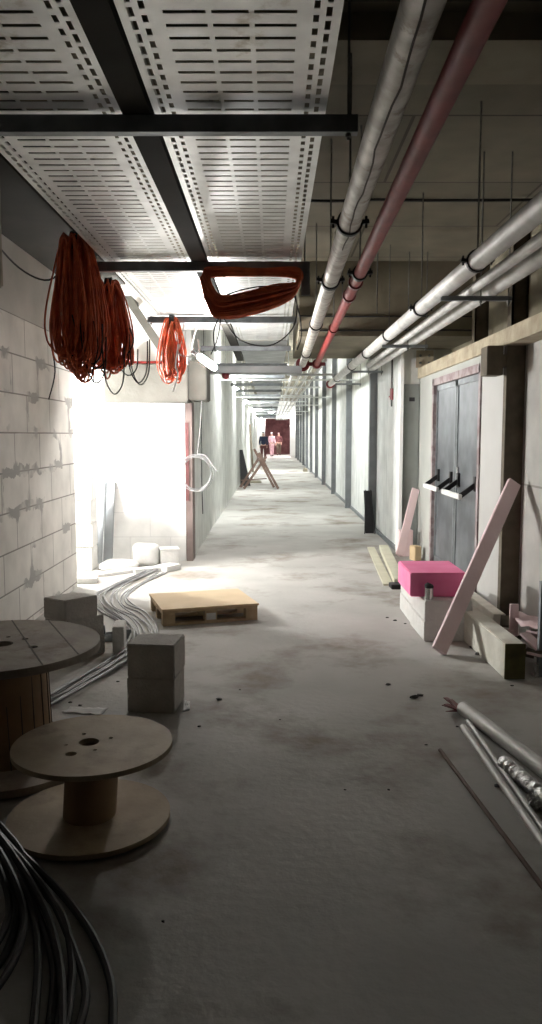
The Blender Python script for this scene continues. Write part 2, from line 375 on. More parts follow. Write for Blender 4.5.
# grey panel in the alcove
t=thing('grey_panel','tall grey-green metal panel at the alcove end','panel',(1.79,10.18,0))
bm=NB(); box(bm,(1.695,10.165,.02),(1.89,10.195,2.2),bev=.003); ob('panel_sheet',bm,M['greydoor'],t)
bm=NB(); box(bm,(1.76,10.155,1.98),(1.83,10.165,2.03)); ob('nameplate',bm,M['dark'],t)

# =====================================================================  CABLE TRAYS
def trayperf(name,x0,x1,y0,y1,z,label,cat='cable tray',group=None,holes=True):
    t=thing(name,label,cat,((x0+x1)/2,y0,z),group)
    bm=NB(); s=(x1-x0)/.6
    if holes:
        xb=[0,.026,.042,.060,.076,.12,.235,.25,.35,.365,.48,.524,.540,.558,.574,.6]
        hole={1:'a',3:'b',5:'s',7:'s',9:'s',11:'b',13:'a'}
        yb=[0,.012,.02,.028,.046,.055,.063,.075]; pitch=.075
        n=int((y1-y0)/pitch)
        ycoords=[]; 
        for c in range(n):
            for j in range(7): ycoords.append((y0+c*pitch+yb[j],j))
        ycoords.append((y0+n*pitch,0))
        grid=[[bm.verts.new((x0+x*s,yy,z)) for x in xb] for yy,_ in ycoords]
        for r in range(len(ycoords)-1):
            j=ycoords[r][1]
            for c in range(len(xb)-1):
                h=hole.get(c)
                if h=='a' and 1<=j<=5: continue
                if h=='b' and (j<=1 or j>=5): continue
                if h=='s' and j==3: continue
                bm.faces.new((grid[r][c],grid[r][c+1],grid[r+1][c+1],grid[r+1][c]))
        ye=y0+n*pitch
        bmesh.ops.delete(bm,geom=[v for v in bm.verts if not v.link_faces],context='VERTS')
    else:
        ye=y1
        box(bm,(x0,y0,z),(x1,ye,z+.002))
    o=ob('tray_sheet',bm,M['tray'] if holes else M['trayfar'],t)
    if holes:
        md=o.modifiers.new('thickness','SOLIDIFY'); md.thickness=.002; md.offset=0
    for xx in (x0,x1-.002):
        bm=NB(); box(bm,(xx,y0,z+.002),(xx+.002,ye-.003,z+.06)); box(bm,(min(xx,xx+(.012 if xx==x0 else -.012)),y0,z+.058),(max(xx+.002,xx+(.014 if xx==x0 else -.01)),ye-.003,z+.06))
        ob('side_rail',bm,M['tray'] if holes else M['trayfar'],t)
    return t
ZT=2.75
for i,(a,b) in enumerate(((1.2,4.2),(4.2,7.2),(7.2,10.2))):
    w=('nearest','second','third')[i]
    trayperf('cable_tray',-.44,.20,a,b,ZT,w+' slotted steel section of the right-hand overhead cable tray')
for i,(a,b) in enumerate(((1.2,4.2),(4.2,7.2),(7.2,9.15))):
    w=('nearest','second','third')[i]
    trayperf('cable_tray',-1.16,-.56,a,b,ZT,w+' slotted steel section of the left-hand overhead cable tray')
for k in range(8):
    trayperf('cable_tray',-.44,.20,10.2+5.7*k,10.2+5.7*(k+1)-.01,ZT,'pale overhead cable tray section far down the corridor','cable tray','far tray sections down the corridor',holes=False)
bm=NB(); box(bm,(-.555,1.2,2.735),(-.45,12.8,2.74)); box(bm,(-.555,1.2,2.74),(-.55,12.8,2.80)); box(bm,(-.455,1.2,2.74),(-.45,12.8,2.80))
tag(ob('steel_channel',bm,M['black_and_shade']),'long black steel channel running between the two overhead trays','channel')
# brackets
def bracket(y,x0,x1,label,group=None,top=3.45,zt=2.733):
    t=thing('tray_bracket',label,'bracket',((x0+x1)/2,y,zt),group)
    bm=NB(); box(bm,(x0,y-.02,zt-.062),(x1,y+.02,zt-.058)); box(bm,(x0,y-.022,zt-.062),(x1,y-.018,zt)); box(bm,(x0,y+.018,zt-.062),(x1,y+.022,zt))
    box(bm,(x0,y-.022,zt-.003),(x1,y-.008,zt)); box(bm,(x0,y+.008,zt-.003),(x1,y+.022,zt))
    ob('cross_channel',bm,M['steel'],t)
    for xx in (x0+.035,x1-.035):
        bm=NB(); tube(bm,[(xx,y,zt-.085),(xx,y,top)],.005,seg=6); tube(bm,[(xx,y,zt-.075),(xx,y,zt-.062)],.011,seg=6)
        ob('hanger_rod',bm,M['rod'],t)
    return t
bracket(3.06,-1.25,.32,'nearest steel crossbar bracket carrying the overhead trays')
b2=bracket(5.54,-1.25,.26,'steel crossbar bracket with the orange cable loop tied to it')
bm=NB(); box(bm,(.20,5.50,2.50),(.26,5.505,2.67)); ob('end_plate',bm,M['steel'],b2)
bracket(8.04,-1.25,.25,'third steel crossbar bracket, just in front of the lamp')
bracket(10.65,-.95,.25,'fourth steel crossbar bracket, just beyond the lamp')
fb=bracket(13.2,-.95,.25,'thin crossbar bracket in the row far down the corridor','far crossbar brackets',top=3.9)
for k in range(1,17): dup(fb,(0,2.5*k,0))

# transverse pale tray beyond the lamp, red sounder
bm=NB(); box(bm,(-.98,11.2,2.42),(.42,11.5,2.425)); box(bm,(-.98,11.2,2.42),(.42,11.204,2.52)); box(bm,(-.98,11.496,2.42),(.42,11.5,2.52))
tag(ob('crossing_tray',bm,M['trunk']),'pale shallow trunking crossing the corridor just beyond the lamp','trunking')
t=thing('alarm_bell','small round red alarm hanging under the pale trunking','alarm',(-.66,11.3,2.36))
bm=NB(); tube(bm,[(-.66,11.3,2.42),(-.66,11.3,2.39),(-.66,11.3,2.37),(-.66,11.3,2.345),(-.66,11.3,2.335)],[.05,.055,.05,.03,.008],seg=16); ob('bell_dome',bm,M['redfit'],t,smooth=True)
bm=NB(); tube(bm,[(-.66,11.3,2.43),(-.66,11.3,2.418)],.06,seg=16); ob('bell_base',bm,M['dark'],t)

# far overhead clutter: conduits
for k,(x,z,r) in enumerate(((.36,2.62,.026),(.50,2.62,.026),(.64,2.64,.026),(.78,2.64,.026),(.95,2.9,.02))):
    bm=NB(); tube(bm,[(x,11.62,z),(x,20,z),(x,40,z),(x,55.9,z)],r,seg=10)
    tag(ob('sprinkler_pipe',bm,M['pipe'],smooth=True),'slim pale pipe in the parallel row far down the corridor ceiling','pipe','slim far ceiling pipes')
for k in range(12):
    y=13.5+3.6*k
    bm=NB(); box(bm,(.25,y,2.555),(1.05,y+.04,2.59)); 
    for xx in (.28,1.02): tube(bm,[(xx,y+.02,2.56),(xx,y+.02,3.9)],.006,seg=6)
    tag(ob('pipe_hanger',bm,M['galv']),'thin trapeze hanger under the slim far ceiling pipes','hanger','trapeze hangers of the slim pipes')
for k in range(5):
    y=15.5+6.5*k
    bm=NB(); tube(bm,[(-1.0,y,2.62-.03*(k%2)),(1.68,y,2.62-.03*(k%2))],.018,seg=8)
    tag(ob('crossing_conduit',bm,M['galv'],smooth=True),'pale conduit crossing the far corridor under the trays','conduit','crossing conduits')

# =====================================================================  BIG PIPES
def clamp(root,c,axis,R,zt,mi='dark',lugs=True,rod=True,w=.03):
    c=V(c)
    bm=NB(); ring(bm,c,axis,R+.001,w,.010)
    if lugs:
        for s in (-1,1):
            beam(bm,(c.x+s*(R+.005),c.y,c.z),(c.x+s*(R+.04),c.y,c.z+.005),w,.02)
            tube(bm,[(c.x+s*(R+.027),c.y,c.z-.025),(c.x+s*(R+.027),c.y,c.z+.03)],.006,seg=6)
    cl=ob('pipe_clamp',bm,M[mi],root,smooth=False)
    if rod:
        bm=NB(); tube(bm,[(c.x,c.y,c.z+R+.008),(c.x,c.y,zt)],.005,seg=6); ob('hanger_rod',bm,M['rod'],cl)
    return cl
def pipe(name,label,pts,R,m,seg=20):
    t=thing(name,label,'pipe',pts[0]); bm=NB(); tube(bm,pts,R,seg=seg); ob('pipe_body',bm,m,t,smooth=True); return t
def at(p,q,y):
    p=V(p);q=V(q); return p+(q-p)*((y-p.y)/(q.y-p.y))
# silver wrapped pipe
p,q=(.345,1.0,2.56),(.44,11.5,2.56)
t=pipe('silver_pipe','silver wrapped overhead pipe with a dark split seam, beside the red pipe',[p,q],.052,M['silver'])
bm=NB(); pts=[]
for k in range(26):
    y=1.2+.12*k; c=at(p,q,y); a=math.radians(262+6*math.sin(k*.9)+3*math.sin(k*2.3)); pts.append(c+V((math.cos(a)*.052,0,math.sin(a)*.052)))
tube(bm,pts,.0035,seg=5); ob('split_seam',bm,M['seam'],t)
clamp(t,at(p,q,3.87),(0,1,0),.052,3.33+.0,lugs=True)
clamp(t,at(p,q,5.28),(0,1,0),.052,3.45,lugs=True,w=.055)
clamp(t,at(p,q,7.3),(0,1,0),.052,3.45,lugs=False); clamp(t,at(p,q,9.9),(0,1,0),.052,2.64,lugs=False)
bm=NB(); ring(bm,(.44,11.42,2.56),(0,1,0),.051,.09,.03); ring(bm,(.44,11.42,2.56),(0,1,0),.08,.03,.02); ob('end_coupling',bm,M['redfit'],t)
# red pipe
p,q=(.495,1.0,2.56),(.64,11.5,2.56)
t=pipe('red_pipe','red painted overhead pipe beside the silver wrapped pipe',[p,q],.038,M['red'])
clamp(t,at(p,q,5.05),(0,1,0),.038,3.45,w=.05); clamp(t,at(p,q,7.6),(0,1,0),.038,3.45,mi='redfit',lugs=False)
for yy in (5.35,5.85): 
    bm=NB(); ring(bm,at(p,q,yy),(0,1,0),.037,.05,.012); ob('coupling',bm,M['redfit'],t)
bm=NB(); ring(bm,(.64,11.4,2.56),(0,1,0),.037,.12,.03); beam(bm,(.52,11.4,2.56),(.76,11.4,2.56),.06,.05); ob('end_coupling',bm,M['redfit'],t)
# three pipes on the right
p,q=(1.21,1.0,2.56),(1.16,15.9,2.56)
t=pipe('overhead_pipe','long pale pipe on the right, innermost and longest of three',[p,q],.056,M['pipe'])
for yy,zt,lg in ((4.7,3.45,True),(6.4,3.45,True),(8.1,3.45,False),(9.9,2.64,False),(11.7,3.9,False),(14.2,3.9,False)): clamp(t,at(p,q,yy),(0,1,0),.056,zt,lugs=lg)
bm=NB(); ring(bm,(1.16,15.8,2.56),(0,1,0),.055,.1,.03); ob('end_coupling',bm,M['redfit'],t)
t=pipe('overhead_pipe','slimmer pale pipe on the right, middle of three',[(1.36,1.0,2.535),(1.36,11.3,2.535)],.034,M['pipe'])
bm=NB(); ring(bm,(1.36,11.2,2.535),(0,1,0),.033,.08,.012); ob('end_coupling',bm,M['galv'],t)
t=pipe('overhead_pipe','pale pipe on the right, outermost of three nearest the wall',[(1.52,1.0,2.55),(1.50,12.2,2.55)],.052,M['pipe'])
bm=NB(); ring(bm,(1.50,12.1,2.55),(0,1,0),.051,.08,.012); ob('end_coupling',bm,M['galv'],t)
labs=['nearest trapeze hanger under the three pale pipes','middle trapeze hanger under the three pale pipes','third trapeze hanger under the pale pipes, at the alcove corner','farthest trapeze hanger under the pale pipes']
for yy,zt,l in ((5.5,3.45,labs[0]),(8.4,3.45,labs[1]),(11.75,3.9,labs[2]),(14.6,3.9,labs[3])):
    t=thing('trapeze_hanger',l,'hanger',(1.45,yy,2.47))
    bm=NB(); box(bm,(1.16,yy-.02,2.466),(1.64,yy+.02,2.47)); box(bm,(1.16,yy-.02,2.466),(1.64,yy-.016,2.496)); box(bm,(1.16,yy+.016,2.466),(1.64,yy+.02,2.496))
    ob('crossbar',bm,M['steel'],t)
    for xx in (1.43,1.62):
        bm=NB(); tube(bm,[(xx,yy,2.43),(xx,yy,zt)],.005,seg=6); tube(bm,[(xx,yy,2.452),(xx,yy,2.465)],.011,seg=6); ob('hanger_rod',bm,M['rod'],t)
# small red drop with dark rod by alcove corner
t=thing('drop_pipe','thin dark drop pipe with red valve beside the white corner','valve',(1.62,10.3,2.0))
bm=NB(); tube(bm,[(1.6,10.6,3.8),(1.6,10.6,1.93)],.012,seg=8); ob('rod',bm,M['dark'],t)
bm=NB(); tube(bm,[(1.6,10.6,2.17),(1.6,10.6,2.02)],.024,seg=10); beam(bm,(1.56,10.6,2.06),(1.6,10.6,2.06),.02,.02); ob('valve_body',bm,M['redfit'],t)
# ceiling cables
def cable(pts,r,m,name,label,cat='cable',group=None,seg=8,n=6):
    bm=NB(); tube(bm,smoothpath(pts,n),r,seg=seg); return tag(ob(name,bm,m,smooth=True),label,cat,group)
cable([(.25,6.5,3.42),(.5,6.5,3.415),(.8,6.5,3.425),(1.1,6.55,3.435),(1.6,6.5,3.42),(2.3,6.5,3.425)],.012,M['bwire'],'ceiling_cable','black cable stretched across the concrete ceiling above the pipes')
cable([(.3,8.83,2.86),(.9,8.83,2.85),(1.6,8.83,2.855),(2.28,8.83,2.85)],.008,M['bwire'],'beam_cable','upper thin dark cable clipped across the brown ceiling beam')
cable([(.3,8.83,2.70),(1.0,8.83,2.70),(1.7,8.83,2.705),(2.28,8.83,2.70)],.01,M['bwire'],'beam_cable','lower thin dark cable clipped across the brown ceiling beam')
for x,y,z0,zt,l in ((.93,7.1,2.62,3.45,'nearer'),(.72,8.2,2.75,3.45,'farther')):
    bm=NB(); tube(bm,[(x,y,z0),(x,y,zt)],.005,seg=6); tube(bm,[(x,y,zt-.02),(x,y,zt)],.014,seg=8)
    tag(ob('threaded_rod',bm,M['rod']),l+' bare threaded rod hanging from the ceiling right of the red pipe','rod')
bm=NB(); tube(bm,[(2.0,5.75,2.41),(2.0,5.75,3.45)],.006,seg=6); tube(bm,[(2.0,5.75,2.40),(2.0,5.75,2.42)],.02,seg=8)
tag(ob('threaded_rod',bm,M['rod']),'bare threaded rod standing on the concrete ledge at the right','rod')
cable([(-1.98,5.6,2.95),(-1.9,6.05,2.80),(-1.72,6.2,2.74),(-1.45,5.9,2.84),(-1.25,5.6,2.83)],.007,M['bwire'],'wall_cable','thin dark cable sagging from the left wall to the trays')

# =====================================================================  ORANGE HANKS
def hank(name,label,cx,cy,ztop,w,L,n,tails,seed,depth=.07):
    rnd=random.Random(seed)
    t=thing(name,label,'cable coil',(cx,cy,ztop-L))
    bm=NB(); subs=max(2,int(w/.1))
    for i in range(n):
        sb=i%subs; sx=cx+((sb+.5)/subs-.5)*w*.72; wi=rnd.uniform(.035,.115)*(.7+.3*w/.4); Li=L*(1-.22*abs(((sb*7+3)%subs)/subs-.4))*rnd.uniform(.86,1.0)
        ox=sx+rnd.gauss(0,.012); oy=cy+rnd.gauss(0,depth*.55)
        top=ztop-abs(rnd.gauss(0,.035)); lean=rnd.gauss(0,.02); pts=[]
        for k in range(20):
            a=2*math.pi*k/20
            zz=top-Li/2*(1-math.cos(a)); q=(top-zz)/Li; sg=math.sin(a)
            f=(.45+.75*q) if q<.8 else 1.05
            pts.append((ox+wi*math.copysign(abs(sg)**.8,sg)*f+lean*q+(cx-ox)*.35*(1-q),oy+depth*.5*math.sin(a*2+i)+rnd.gauss(0,.004),zz+rnd.gauss(0,.004)))
        tube(bm,smoothpath(pts,2,True),.0068,seg=6,closed=True)
    ob('cable_loops',bm,M['orange'],t,smooth=True)
    if tails:
        bm=NB()
        for i in range(tails):
            x=cx+rnd.uniform(-.5,.5)*w; z0=ztop-L*rnd.uniform(.5,.8); d=rnd.uniform(.18,.4)
            if i%2: pts=[(x,cy-.05,z0),(x+.03,cy-.07,z0-d*.5),(x-.02,cy-.06,z0-d)]
            else:   pts=[(x,cy-.05,z0),(x+.02,cy-.06,z0-d*.7),(x+.08,cy-.06,z0-d),(x+.14,cy-.06,z0-d*.75),(x+.15,cy-.05,z0-d*.1)]
            pts=[(a,b,max(c,ztop-L-.17)) for a,b,c in pts]
            tube(bm,smoothpath(pts,5),.005,seg=6)
        ob('black_tails',bm,M['bwire'],t,smooth=True)
    # tie strap over the bracket
    bm=NB(); ring(bm,(cx,cy,ztop-.03),(1,0,0),.05,.05,.008); ob('tie_strap',bm,M['bwire'],t)
    return t
hank('cable_hank','large hank of orange cable hanging at the left, nearer of two',-1.32,5.42,2.88,.36,.92,80,7,3)
hank('cable_hank','large hank of orange cable hanging at the left, farther of two',-1.19,5.86,2.665,.32,.64,66,6,5)
hank('cable_hank','small hank of orange cable hanging just left of the lamp',-1.0,8.0,2.72,.24,.62,34,0,9,depth=.05)
# pale yarn on small hank
for s,(dx,l) in enumerate(((-.02,.62),(.07,.5))):
    pass
cable([(-.88,8.0,2.66),(-.9,7.97,2.5),(-.93,7.95,2.36),(-.80,7.95,2.33),(-.73,7.97,2.38),(-.74,8.0,2.5)],.009,M['wwire'],'loose_string','white cord looping between the small orange hank and the lamp')
cable([(-.93,7.93,2.45),(-.96,7.92,2.25),(-.94,7.92,2.15),(-.99,7.92,1.98)],.009,M['wwire'],'loose_string','frayed white cord dangling below the small orange hank')
# triangular loop
t=thing('cable_loop','orange cable bundle tied in a triangular loop under the right tray','cable coil',(-.14,5.5,2.35))
bm=NB(); rnd=random.Random(11)
ctl=[(-.44,2.645,.03),(-.1,2.65,.02),(.15,2.645,.03),(.185,2.60,.035),(.15,2.53,.05),(.0,2.48,.075),(-.2,2.435,.08),(-.36,2.42,.07),(-.42,2.50,.05),(-.445,2.58,.045)]
for i in range(110):
    a=rnd.uniform(-1,1); b=rnd.gauss(0,.5)
    a=max(-1,min(1,a)); b=max(-1,min(1,b))
    pts=[(x+a*s*.35+rnd.gauss(0,.004),5.47+b*s*.9-.01,z+a*s+rnd.gauss(0,.003)) for x,z,s in ctl]
    tube(bm,smoothpath(pts,5,True),.006,seg=6,closed=True)
ob('cable_loops',bm,M['orange'],t,smooth=True)
bm=NB()
for pts in ([(-.42,5.46,2.42),(-.3,5.45,2.5),(-.1,5.45,2.55),(.14,5.46,2.56)],[(-.34,5.47,2.36),(-.22,5.47,2.2),(-.02,5.47,2.16),(.13,5.47,2.26),(.17,5.47,2.4),(.15,5.47,2.55)],
            [(-.36,5.47,2.36),(-.40,5.47,2.25),(-.39,5.47,2.12)],[(-.35,5.47,2.36),(-.37,5.47,2.22),(-.42,5.47,2.1)],[(-.44,5.46,2.56),(-.47,5.46,2.45),(-.46,5.46,2.38)],
            [(.15,5.46,2.5),(.19,5.46,2.35),(.2,5.46,2.22),(.17,5.46,2.13)]):
    tube(bm,smoothpath(pts,6),.0045,seg=6)
ob('black_ends',bm,M['bwire'],t,smooth=True)

# =====================================================================  LAMPS
t=thing('site_lamp','glaring white lamp hanging at the corner of the recess','lamp',(-.69,8.35,2.31))
d=V((.10,-.05,-.075)); c=V((-.68,8.35,2.31))
bm=NB(); a=c-d; b=c+d
tube(bm,[a+(b-a)*f for f in (0,.06,.2,.8,.94,1)],[.02,.032,.036,.036,.028,.006],seg=16); ob('bulb',bm,M['lamp'],t,smooth=True)
bm=NB(); tube(bm,[a-(b-a)*.3,a-(b-a)*.02],[.03,.022],seg=14); ob('lamp_holder',bm,M['dark'],t,smooth=True)
bm=NB(); tube(bm,smoothpath([a-(b-a)*.3,(-.84,8.38,2.5),(-.8,8.4,2.65),(-.75,8.4,2.75)],6),.006,seg=6); ob('lamp_cord',bm,M['wwire'],t,smooth=True)
def wall_lamp(y,z,g=True):
    t=thing('wall_lamp','small bright lamp on the left wall far down the corridor','lamp',(-.95,y,z),'far corridor lamps')
    bm=NB(); box(bm,(-1.0,y-.05,z-.05),(-.96,y+.65,z+.05),bev=.005); ob('housing',bm,M['white'],t)
    bm=NB(); tube(bm,[(-.925,y,z),(-.925,y+.6,z)],.028,seg=12); ob('tube_lamp',bm,M['lampfar'],t,smooth=True)
    return t
w0=wall_lamp(14.5,2.75)
for y in (20.8,27.5,34.5,41.5,48.5): dup(w0,(0,y-14.5,0))
t=thing('pendant_lamp','bright lamp spreading light under the far ceiling trays','lamp',(-.02,33,2.6))
bm=NB(); tube(bm,[(-.02,33,2.62),(-.02,33,2.5)],[.05,.2],seg=18); ob('lamp_shade',bm,M['white'],t,smooth=True)
bm=NB(); tube(bm,[(-.02,33,2.52),(-.02,33,2.49),(-.02,33,2.46)],[.1,.1,.02],seg=14); ob('bulb',bm,M['lampfar'],t,smooth=True)
bm=NB(); tube(bm,[(-.02,33,2.61),(-.02,33,2.75)],.006,seg=6); ob('lamp_cord',bm,M['bwire'],t)
for x,l in ((-.75,'left'),(1.45,'right')):  # pair of lamps added to brighten the end wall around the opening
    t=thing('end_fill_lamp','lamp added to brighten the wall beside the far end opening, %s one'%l,'lamp',(x,55.4,2.3))
    bm=NB(); tube(bm,[(x,55.4,2.3),(x,55.4,2.34),(x,55.4,2.8),(x,55.4,2.84)],[.02,.045,.045,.02],seg=12); ob('tube_lamp',bm,M['lampfill'],t,smooth=True)
    bm=NB(); box(bm,(x-.05,55.5,2.25),(x+.05,56.0,2.3)); tube(bm,[(x,55.4,2.28),(x,55.5,2.28)],.02,seg=8); tube(bm,[(x,55.4,2.26),(x,55.4,2.305)],.03,seg=8); ob('lamp_arm',bm,M['dark'],t)
# unseen lamp added inside the recess to brighten its wall and the floor
t=thing('recess_fill_lamp','unseen tubular lamp on a tripod, added to light the recess and floor','lamp',(-2.85,8.7,0))
lx,ly=-2.85,8.7
bm=NB(); tube(bm,[(lx,ly,1.50),(lx,ly,1.52),(lx,ly,1.72),(lx,ly,1.75)],[.028,.036,.036,.015],seg=16); ob('bulb',bm,emis('recess_fill_glow',(1,.99,.97),3000),t,smooth=True)
bm=NB(); tube(bm,[(lx,ly,.35),(lx,ly,1.46)],.014,seg=10); tube(bm,[(lx,ly,1.44),(lx,ly,1.50)],.03,seg=12); ob('stand_pole',bm,M['dark'],t)
for k in range(3):
    a_=2*math.pi*k/3+.4; bm=NB(); tube(bm,[(lx,ly,.6),(lx+.38*math.cos(a_),ly+.38*math.sin(a_),.012)],.011,seg=8); ob('leg',bm,M['dark'],t)
# lamp panel added behind the opening to light the far room
t=thing('far_room_fill','lamp panel added to light the room beyond the corridor end','lamp',(.4,58,3.6))
bm=NB(); box(bm,(-.8,57.4,3.60),(1.6,58.6,3.68)); ob('lamp_body',bm,M['white'],t)
bm=NB(); box(bm,(-.7,57.5,3.58),(1.5,58.5,3.60)); ob('diffuser',bm,emis('far_room_fill_glow',(1,.86,.88),60),t)
for xx in (-.5,1.3):
    bm=NB(); tube(bm,[(xx,58,3.68),(xx,58,3.9)],.01,seg=6); ob('hanger_rod',bm,M['rod'],t)

# white cable coil by the post, thin wires down the wall
t=thing('wire_coil','coil of pale wire hanging beside the recess wall corner','cable coil',(-.9,9.5,.86))
bm=NB()
for i in range(5):
    r=.195+.02*random.uniform(-1,1); cx=-.915+.02*random.uniform(-1,1); cz=1.10+.02*random.uniform(-1,1)
    pts=[(cx+r*math.cos(a*math.pi/12),9.52+.02*math.sin(a*.7+i),cz+r*1.12*math.sin(a*math.pi/12)) for a in range(24)]
    tube(bm,smoothpath(pts,2,True),.0042,seg=6,closed=True)
tube(bm,smoothpath([(-.9,9.5,1.33),(-.86,9.5,1.7),(-.83,9.45,2.1),(-.80,9.3,2.35)],6),.005,seg=6)
tube(bm,smoothpath([(-.9,9.49,1.32),(-.8,9.47,1.3),(-.72,9.45,1.2),(-.66,9.44,1.12)],6),.009,seg=6)
ob('wire_loops',bm,M['gwire'],t,smooth=True)
cable([(-.985,10.9,2.6),(-.975,10.9,1.9),(-.98,10.95,1.2),(-.975,10.9,.9),(-.97,10.95,.45)],.006,M['bwire'],'hanging_wire','thin black wire hanging down the left corridor wall')

# =====================================================================  REELS
def reel(label,c,R,h,th,rd,holes,base_c,bR,mtop,mdrum,plank=None):
    t=thing('cable_reel',label,'cable reel',(c[0],c[1],0))
    bm=NB(); disc(bm,(c[0],c[1],h),R,th,holes); 
    if plank:   # plank joints cut as thin grooves on the top face
        pass
    o=ob('top_flange',bm,mtop,t)
    bm=NB(); disc(bm,(base_c[0],base_c[1],th+.012),bR,th,[(0,0,.04,18)]); 
    ob('bottom_flange',bm,mtop,t)
    bm=NB(); n=40; tube(bm,[(base_c[0],base_c[1],th+.012),(c[0],c[1],h-th)],rd,seg=n,cap=False); ob('drum',bm,mdrum,t,smooth=True)
    bm=NB()
    for k in range(3):
        a=math.radians(40+120*k); tube(bm,[(base_c[0]+.7*rd*math.cos(a)*.9,base_c[1]+.7*rd*math.sin(a)*.9,0),(base_c[0]+.7*rd*math.cos(a)*.9,base_c[1]+.7*rd*math.sin(a)*.9,.013)],.012,seg=8)
    ob('bolt_heads',bm,M['rod'],t)
    return t
H1=[(.02,.03,.042,22),(-.005,-.10 if 0 else -.02-.07,.001,3)]
def w2(x,y,z,c): p=onz(x,y,z); return (p.x-c[0],p.y-c[1])
c1=(-.70,3.0)
holes=[(*w2(91,742,.34,c1),.040,22),(*w2(73,754,.34,c1),.022,16),(*w2(68,745,.34,c1),.008,10),(*w2(86,734,.34,c1),.009,10),(*w2(113,738,.34,c1),.009,10),(*w2(97,750,.34,c1),.009,10)]
reel('small wooden cable reel standing in front, in the left foreground',(-.708,3.0),.312,.34,.02,.105,holes,(-.735,3.03),.322,M['ply'],M['drum'])
c2=(-1.26,3.52)
bigtop=mat('weathered_reel_planks',(.40,.35,.29),(.27,.23,.19),rough=.8,scale=4,bump=.3,dark=(.19,.15,.12),dscale=5)
holes=[(*w2(2,644,.6,c2),.05,22),(*w2(25,639,.6,c2),.016,10),(*w2(33,647,.6,c2),.022,10),(*w2(8,637,.6,c2),.012,10)]
t=reel('large weathered wooden cable reel at the left edge',c2,.462,.6,.035,.215,holes,(-1.26,3.60),.425,bigtop,M['drum'])
# plank joints on the big flange: thin dark inlaid strips
bm=NB(); dirv=(onz(44,667,.6)-onz(15,625,.6)); dirv.normalize()
for k,o0 in enumerate((onz(15,625,.6),onz(48,620,.6),onz(-25,640,.6))):
    # clip to circle
    f=V((o0.x-c2[0],o0.y-c2[1],0)); d0=V((dirv.x,dirv.y,0)).normalized(); b=f.dot(d0); cc=f.dot(f)-.455**2; disc_=b*b-cc
    if disc_>0:
        s=math.sqrt(disc_); a0=f+d0*(-b-s); a1=f+d0*(-b+s)
        beam(bm,(c2[0]+a0.x,c2[1]+a0.y,.6005),(c2[0]+a1.x,c2[1]+a1.y,.6005),.006,.002)
ob('plank_joints',bm,M['seam'],t)
# drum staves
bm=NB()
for k in range(22):
    a=2*math.pi*k/22; x=-1.26+.2165*math.cos(a); y=3.56+.2165*math.sin(a)
    beam(bm,(x,y-0.0+.03,.05),(x,y-.03,.565),.004,.004,up=(math.cos(a),math.sin(a),0))
ob('stave_joints',bm,M['seam'],t)

# =====================================================================  BLOCKS
def block(label,x,y,z,w,d,h,rz,m,name='concrete_block',group=None):
    bm=NB(); box(bm,(x-w/2,y-d/2,z),(x+w/2,y+d/2,z+h),rz=rz,bev=.006)
    return tag(ob(name,bm,m),label,'block',group)
block('grey aerated block on the floor behind the small reel, lower of two',-.665,4.40,0,.27,.27,.20,-.10,M['greyblock'])
block('grey aerated block on top of another behind the small reel',-.66,4.395,.20,.27,.26,.19,-.12,M['greyblock'])
def block4(label,cs,z,h,m):
    bm=NB(); lo=[bm.verts.new((c.x,c.y,z)) for c in cs]; hi=[bm.verts.new((c.x,c.y,z+h)) for c in cs]
    bm.faces.new(lo[::-1]); bm.faces.new(hi)
    for k in range(4): bm.faces.new((lo[k],lo[(k+1)%4],hi[(k+1)%4],hi[k]))
    bmesh.ops.recalc_face_normals(bm,faces=bm.faces[:])
    bmesh.ops.bevel(bm,geom=bm.edges[:],offset=.006,segments=2,affect='EDGES')
    return tag(ob('concrete_block',bm,m),label,'block')
fc=onz(65,601,.425); rc=onz(97.5,595,.425); lc=onz(43,597.5,.425)
def par(f,r,l,k=1.0): 
    cen=(r+l)/2; q=[f,r,r+l-f,l]; return [cen+(p-cen)*k for p in q]
block4('grey aerated block on the floor behind the large reel, bottom of stack',[p+V((.02,.03,0)) for p in par(fc,rc,lc,1.12)],0,.14,M['greyblock'])
block4('grey aerated block in the middle of the stack behind the large reel',[p+V((.02,.02,0)) for p in par(fc,rc,lc,1.10)],.14,.14,M['greyblock'])
block4('smaller grey aerated block topping the stack behind the large reel',par(fc,rc,lc),.28,.145,M['greyblock'])
block('pale block standing just right of the stack behind the large reel',-1.10,5.55,0,.08,.22,.20,.1,M['wblock'])
# under the pink foam
block('pale block under the bright pink foam, lower nearer one',1.325,6.07,0,.37,.54,.155,.02,M['wblock'])
block('pale block directly carrying the bright pink foam, upper nearer one',1.325,6.07,.155,.36,.53,.155,.02,M['wblock'])
block('pale block under the bright pink foam, lower farther one',1.33,6.64,0,.37,.56,.155,.0,M['wblock'])
block('pale block under the bright pink foam, upper farther one',1.33,6.64,.155,.36,.56,.155,.0,M['wblock'])
bm=NB(); box(bm,(1.06,5.93,.315),(1.49,6.52,.50),rz=0,bev=.008)
tag(ob('foam_block',bm,M['foam']),'bright pink foam block lying on the pale blocks','foam block')
t=thing('tin_can','small metal tin can standing in front of the pink foam','can',(1.19,5.86,.31))
bm=NB(); tube(bm,[(1.19,5.86,.312),(1.19,5.86,.315),(1.19,5.86,.40),(1.19,5.86,.402)],[.03,.033,.033,.030],seg=20); ob('can_body',bm,M['chrome'],t,smooth=True)
bm=NB(); tube(bm,[(1.19,5.86,.402),(1.19,5.86,.42),(1.195,5.86,.432)],[.034,.034,.02],seg=20); ob('can_lid',bm,M['dark'],t,smooth=True)
